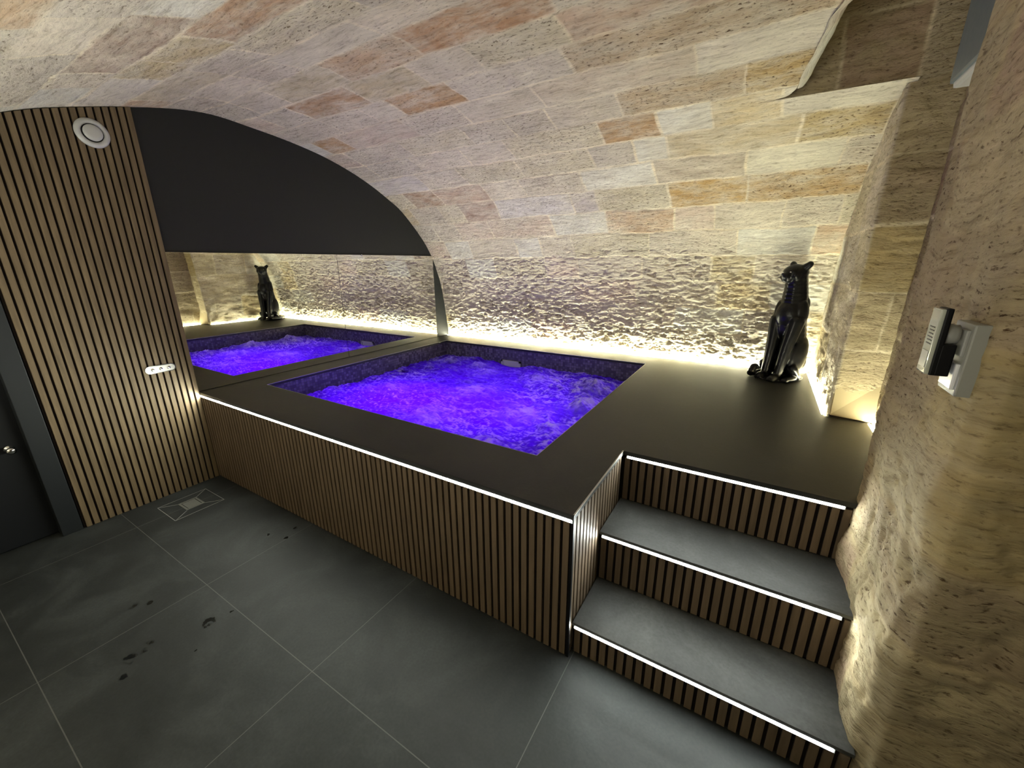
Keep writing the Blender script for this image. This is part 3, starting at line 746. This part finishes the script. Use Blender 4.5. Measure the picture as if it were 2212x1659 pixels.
# ------------------------------------------------------------------ LED strips
def strip(name_loc, verts_fn, mat, label, group):
    pass
def led_front(x0, x1, y, z, mat, label, group):
    """diffuser under a nosing, facing the room; y = nosing face"""
    r = empty('led_strip', ((x0+x1)/2, y, z))
    bm = bmesh.new(); prof = []
    for k in range(7):
        a = -math.pi/2+math.pi*k/6; prof.append((y+.0022-.0022*math.cos(a), z+.0052*math.sin(a)))
    rings = [[bm.verts.new((x, a, c_)) for a, c_ in prof] for x in (x0, x1)]
    for i in range(6): bm.faces.new((rings[0][i], rings[1][i], rings[1][i+1], rings[0][i+1]))
    bm.faces.new(rings[0]); bm.faces.new(rings[1][::-1]); bm.faces.new((rings[0][0], rings[0][6], rings[1][6], rings[1][0]))
    obj('diffuser', bm, mat, r)
    bm = bmesh.new(); box(bm, x0-.004, x1+.004, y+.0024, y+.010, z-.0075, z+.006); box(bm, x0-.004, x1+.004, y+.0002, y+.0024, z-.0080, z-.0055); obj('profile', bm, M_ALU, r)
    tag(r, label, 'light strip', group); return r
led_front(.022, LX-.008, -.0005, H-.0295, M_LED_F, 'long lit strip under the front edge of the platform deck', 'light strips under the nosings')
led_front(LX+.022, 3.90, SY-.0005, H-.0295, M_LED_S, 'lit strip under the deck edge, topmost of the three at the steps', 'light strips under the nosings')
led_front(LX+.016, 3.90, Y2-.0005, T2-.0215, M_LED_S, 'lit strip under the nosing of the upper step', 'light strips under the nosings')
led_front(LX+.012, 3.895, Y1-.0005, T1-.0215, M_LED_S, 'lit strip under the nosing of the lowest step', 'light strips under the nosings')
def led_up(x0, x1, y0, y1, label):
    r = empty('led_strip', ((x0+x1)/2, (y0+y1)/2, H-.006))
    obj('diffuser', bx(x0, x1, y0, y1, H-.006, H-.0008), M_LED_B, r)
    obj('profile', bx(x0, x1, y0, y1, H-.02, H-.0065), M_ALU, r)
    tag(r, label, 'light strip', 'light strips along the stone walls')
led_up(.012, 3.905, DY-.017, DY-.004, 'long lit strip in the gap between the deck and the back stone wall')
led_up(3.921, 3.932, 1.77, DY-.03, 'lit strip at the foot of the alcove end wall behind the panther')
led_up(4.135, 4.146, 1.0, 1.70, 'short lit strip at the right beyond the smooth stone block')

# ------------------------------------------------------------------ panther statue
def capsule(bm, a, b_, ra, rb, n=7, sq=(1, 1, 1)):
    a = Vector(a); b_ = Vector(b_); L = (b_-a).length
    k = max(2, int(L/(min(ra, rb)*.35))+1)
    for i in range(k):
        t = i/(k-1); r = ra+(rb-ra)*t
        mtx = Matrix.Translation(a.lerp(b_, t)) @ Matrix.Diagonal((r*sq[0], r*sq[1], r*sq[2], 1))
        bmesh.ops.create_icosphere(bm, subdivisions=2, radius=1, matrix=mtx)
def ell(bm, c, r, rot=None):
    mtx = Matrix.Translation(c)
    if rot: mtx = mtx @ Matrix.Rotation(rot[0], 4, rot[1])
    mtx = mtx @ Matrix.Diagonal((*r, 1))
    bmesh.ops.create_icosphere(bm, subdivisions=3, radius=1, matrix=mtx)
cat_ang = math.radians(236)
ct = empty('panther_statue', (3.725, 2.60, H+.001), cat_ang)
bm = bmesh.new()
# haunches / torso (local +x is forward)
ell(bm, (-.055, 0, .14), (.128, .122, .14)); ell(bm, (-.05, 0, .26), (.108, .105, .15))
capsule(bm, (-.045, 0, .28), (.005, 0, .53), .108, .096); ell(bm, (.035, 0, .50), (.082, .100, .13)); ell(bm, (.055, 0, .42), (.050, .07, .12))
for sg in (-1, 1):
    ell(bm, (.020, sg*.080, .52), (.058, .038, .105)); ell(bm, (-.035, sg*.060, .585), (.036, .030, .06))        # shoulders, shoulder blades
    capsule(bm, (.050, sg*.070, .46), (.090, sg*.056, .26), .058, .044); capsule(bm, (.090, sg*.056, .26), (.130, sg*.050, .05), .044, .033)
    ell(bm, (.165, sg*.050, .028), (.055, .036, .029))
    for q in (-1, 0, 1): ell(bm, (.205, sg*.050+q*.019, .019), (.018, .011, .018))
    ell(bm, (-.02, sg*.086, .185), (.092, .046, .165), (math.radians(-16), 'Y'))      # thigh
    capsule(bm, (.060, sg*.118, .10), (.015, sg*.125, .035), .036, .030)
    ell(bm, (.085, sg*.122, .025), (.070, .032, .026))
    for q in (-1, 0, 1): ell(bm, (.148, sg*.122+q*.016, .018), (.017, .010, .016))
# neck
capsule(bm, (.000, 0, .58), (.012, 0, .70), .094, .080); capsule(bm, (.012, 0, .70), (.028, 0, .79), .080, .072)
# head, turned a little to its right
hb = len(bm.verts)
ell(bm, (.045, 0, .822), (.088, .078, .062)); ell(bm, (.098, 0, .800), (.050, .050, .040)); ell(bm, (.126, 0, .797), (.026, .038, .030)); ell(bm, (.106, 0, .770), (.040, .034, .020))
ell(bm, (.150, 0, .812), (.009, .014, .009))
for sg in (-1, 1):
    ell(bm, (.075, sg*.050, .803), (.036, .026, .032)); ell(bm, (.098, sg*.034, .838), (.024, .014, .012))
    capsule(bm, (.022, sg*.054, .856), (.012, sg*.082, .882), .030, .023)
    ell(bm, (.126, sg*.021, .788), (.022, .020, .018))
bm.verts.ensure_lookup_table()
hm = Matrix.Translation((.03, 0, 0)) @ Matrix.Rotation(math.radians(-20), 4, 'Z') @ Matrix.Translation((-.03, 0, 0))
bmesh.ops.transform(bm, matrix=hm, verts=bm.verts[hb:])
# tail curled round the paws on its right
tl = [(-.16, .02, .03), (-.15, .11, .03), (-.07, .175, .03), (.06, .185, .03), (.15, .155, .03), (.205, .12, .035), (.225, .10, .060), (.205, .10, .090), (.17, .11, .085)]
for a, b_ in zip(tl[:-1], tl[1:]): capsule(bm, (a[0], -a[1], a[2]), (b_[0], -b_[1], b_[2]), .027, .027)
ell(bm, (.02, 0, .010), (.19, .15, .012))
body = obj('panther_body', bm, M_BLACKGLOSS, ct, smooth=True, world=False)
rm = body.modifiers.new('remesh', 'REMESH'); rm.mode = 'VOXEL'; rm.voxel_size = .0055; rm.use_smooth_shade = True
sm = body.modifiers.new('smooth', 'SMOOTH'); sm.factor = .5; sm.iterations = 4
for sg in (-1, 1):
    bm = bmesh.new(); ell(bm, hm @ Vector((.117, sg*.036, .826)), (.007, .007, .005)); obj('eye', bm, M_CHROME, ct, smooth=True, world=False)
tag(ct, 'tall glossy black seated panther statue in the corner of the deck', 'statue')

# ------------------------------------------------------------------ wall unit, socket, device, drain
wu = empty('wall_unit', (4.09, 1.2, 2.29))
obj('unit_casing', bx(4.02, 4.155, .80, 1.31, 2.275, 2.76, bev=.012), M_GREYU, wu)
bm = bmesh.new(); box(bm, 4.03, 4.15, .81, 1.30, 2.255, 2.290, bev=.014); obj('underside', bm, M_WHITEPL, wu)
tag(wu, 'grey wall unit with white underside high in the recess, half hidden by the stone pier', 'wall unit')

PXF = 3.934
sp_ = empty('wall_socket', (PXF, .14, 1.295))
obj('socket_frame', bx(PXF-.012, PXF+.03, .088, .198, 1.292, 1.462, bev=.004), plain('pale_grey_plastic', (.28, .28, .26), .35), sp_)
bm = bmesh.new(); box(bm, PXF-.019, PXF-.010, .10, .178, 1.385, 1.447, bev=.003); obj('upper_socket', bm, M_GREYPL, sp_)
bm = bmesh.new(); box(bm, PXF-.019, PXF-.010, .10, .178, 1.305, 1.368, bev=.003); obj('lower_socket', bm, plain('pearl_plastic', (.75, .75, .8), .12, spec=.8), sp_)
tag(sp_, 'double white wall socket on the rough stone pier', 'wall socket')
pd = empty('plug_in_device', (3.87, .13, 1.34))
obj('device_back', bx(3.872, 3.886, .100, .158, 1.335, 1.495, bev=.004), M_BLACKPL, pd)
obj('device_foot', bx(3.880, 3.908, .100, .158, 1.335, 1.412, bev=.004), M_BLACKPL, pd)
fp = obj('front_panel', bx(3.864, 3.873, .101, .160, 1.337, 1.493, bev=.003), plain('clear_gloss_plastic', (.42, .44, .38), .08, coat=1.0), pd)
bm = bmesh.new()
rnd = random.Random(4)
for k in range(6): box(bm, 3.8632, 3.8642, .112, .112+rnd.uniform(.028, .04), 1.408+k*.008, 1.4105+k*.008)
obj('print_lines', bm, M_BLACKPL, fp)
obj('front_window', bx(3.8630, 3.8645, .108, .152, 1.352, 1.392), M_GREYPL, fp)
bm = bmesh.new(); lathe_x(bm, 3.884, .132, 1.432, [(0, .022), (.006, .026), (.014, .026), (.018, .024), (.026, .024)], 28); obj('plug', bm, M_GREYPL, pd, smooth=True)
tag(pd, 'black plug-in device with clear front standing off the wall socket', 'plug-in device')

dn = empty('floor_drain', (.289, -.295, 0))
bm = bmesh.new(); x0, x1, y0, y1 = .222, .358, -.348, -.240
for a in ((x0, x1, y0, y0+.012), (x0, x1, y1-.012, y1), (x0, x0+.012, y0+.012, y1-.012), (x1-.012, x1, y0+.012, y1-.012)): box(bm, *a, 0.0003, .003)
M_DRAIN = plain('matt_steel', (.10, .10, .09), .5)
obj('drain_frame', bm, M_DRAIN, dn)
obj('drain_cover', bx(x0+.016, x1-.016, y0+.016, y1-.016, .0003, .0022), M_DRAIN, dn)
obj('drain_slot', bx(x0+.0121, x1-.0121, y0+.0121, y1-.0121, .0002, .0008), M_FELT, dn)
bm = bmesh.new(); bev_z = .0007
def line(bm, a, b_, w=.0016):
    a = Vector((*a, 0)); b_ = Vector((*b_, 0)); d = (b_-a).normalized(); nn = Vector((-d.y, d.x, 0))*w
    v = [bm.verts.new((p_.x, p_.y, zq)) for zq in (.0002, bev_z) for p_ in (a-nn, b_-nn, b_+nn, a+nn)]
    for fc in ((3, 2, 1, 0), (4, 5, 6, 7), (0, 1, 5, 4), (1, 2, 6, 5), (2, 3, 7, 6), (3, 0, 4, 7)): bm.faces.new([v[i] for i in fc])
sq = [(.15, -.44), (.43, -.44), (.43, -.15), (.15, -.15)]
for i in range(4): line(bm, sq[i], sq[(i+1) % 4])
for p_, q_ in zip(sq, [(x0, y0), (x1, y0), (x1, y1), (x0, y1)]): line(bm, p_, q_)
obj('cut_tile_joints', bm, plain('grout', (.17, .17, .165), .8), dn)
tag(dn, 'small steel floor drain in the tiles by the slatted panel corner', 'floor drain')
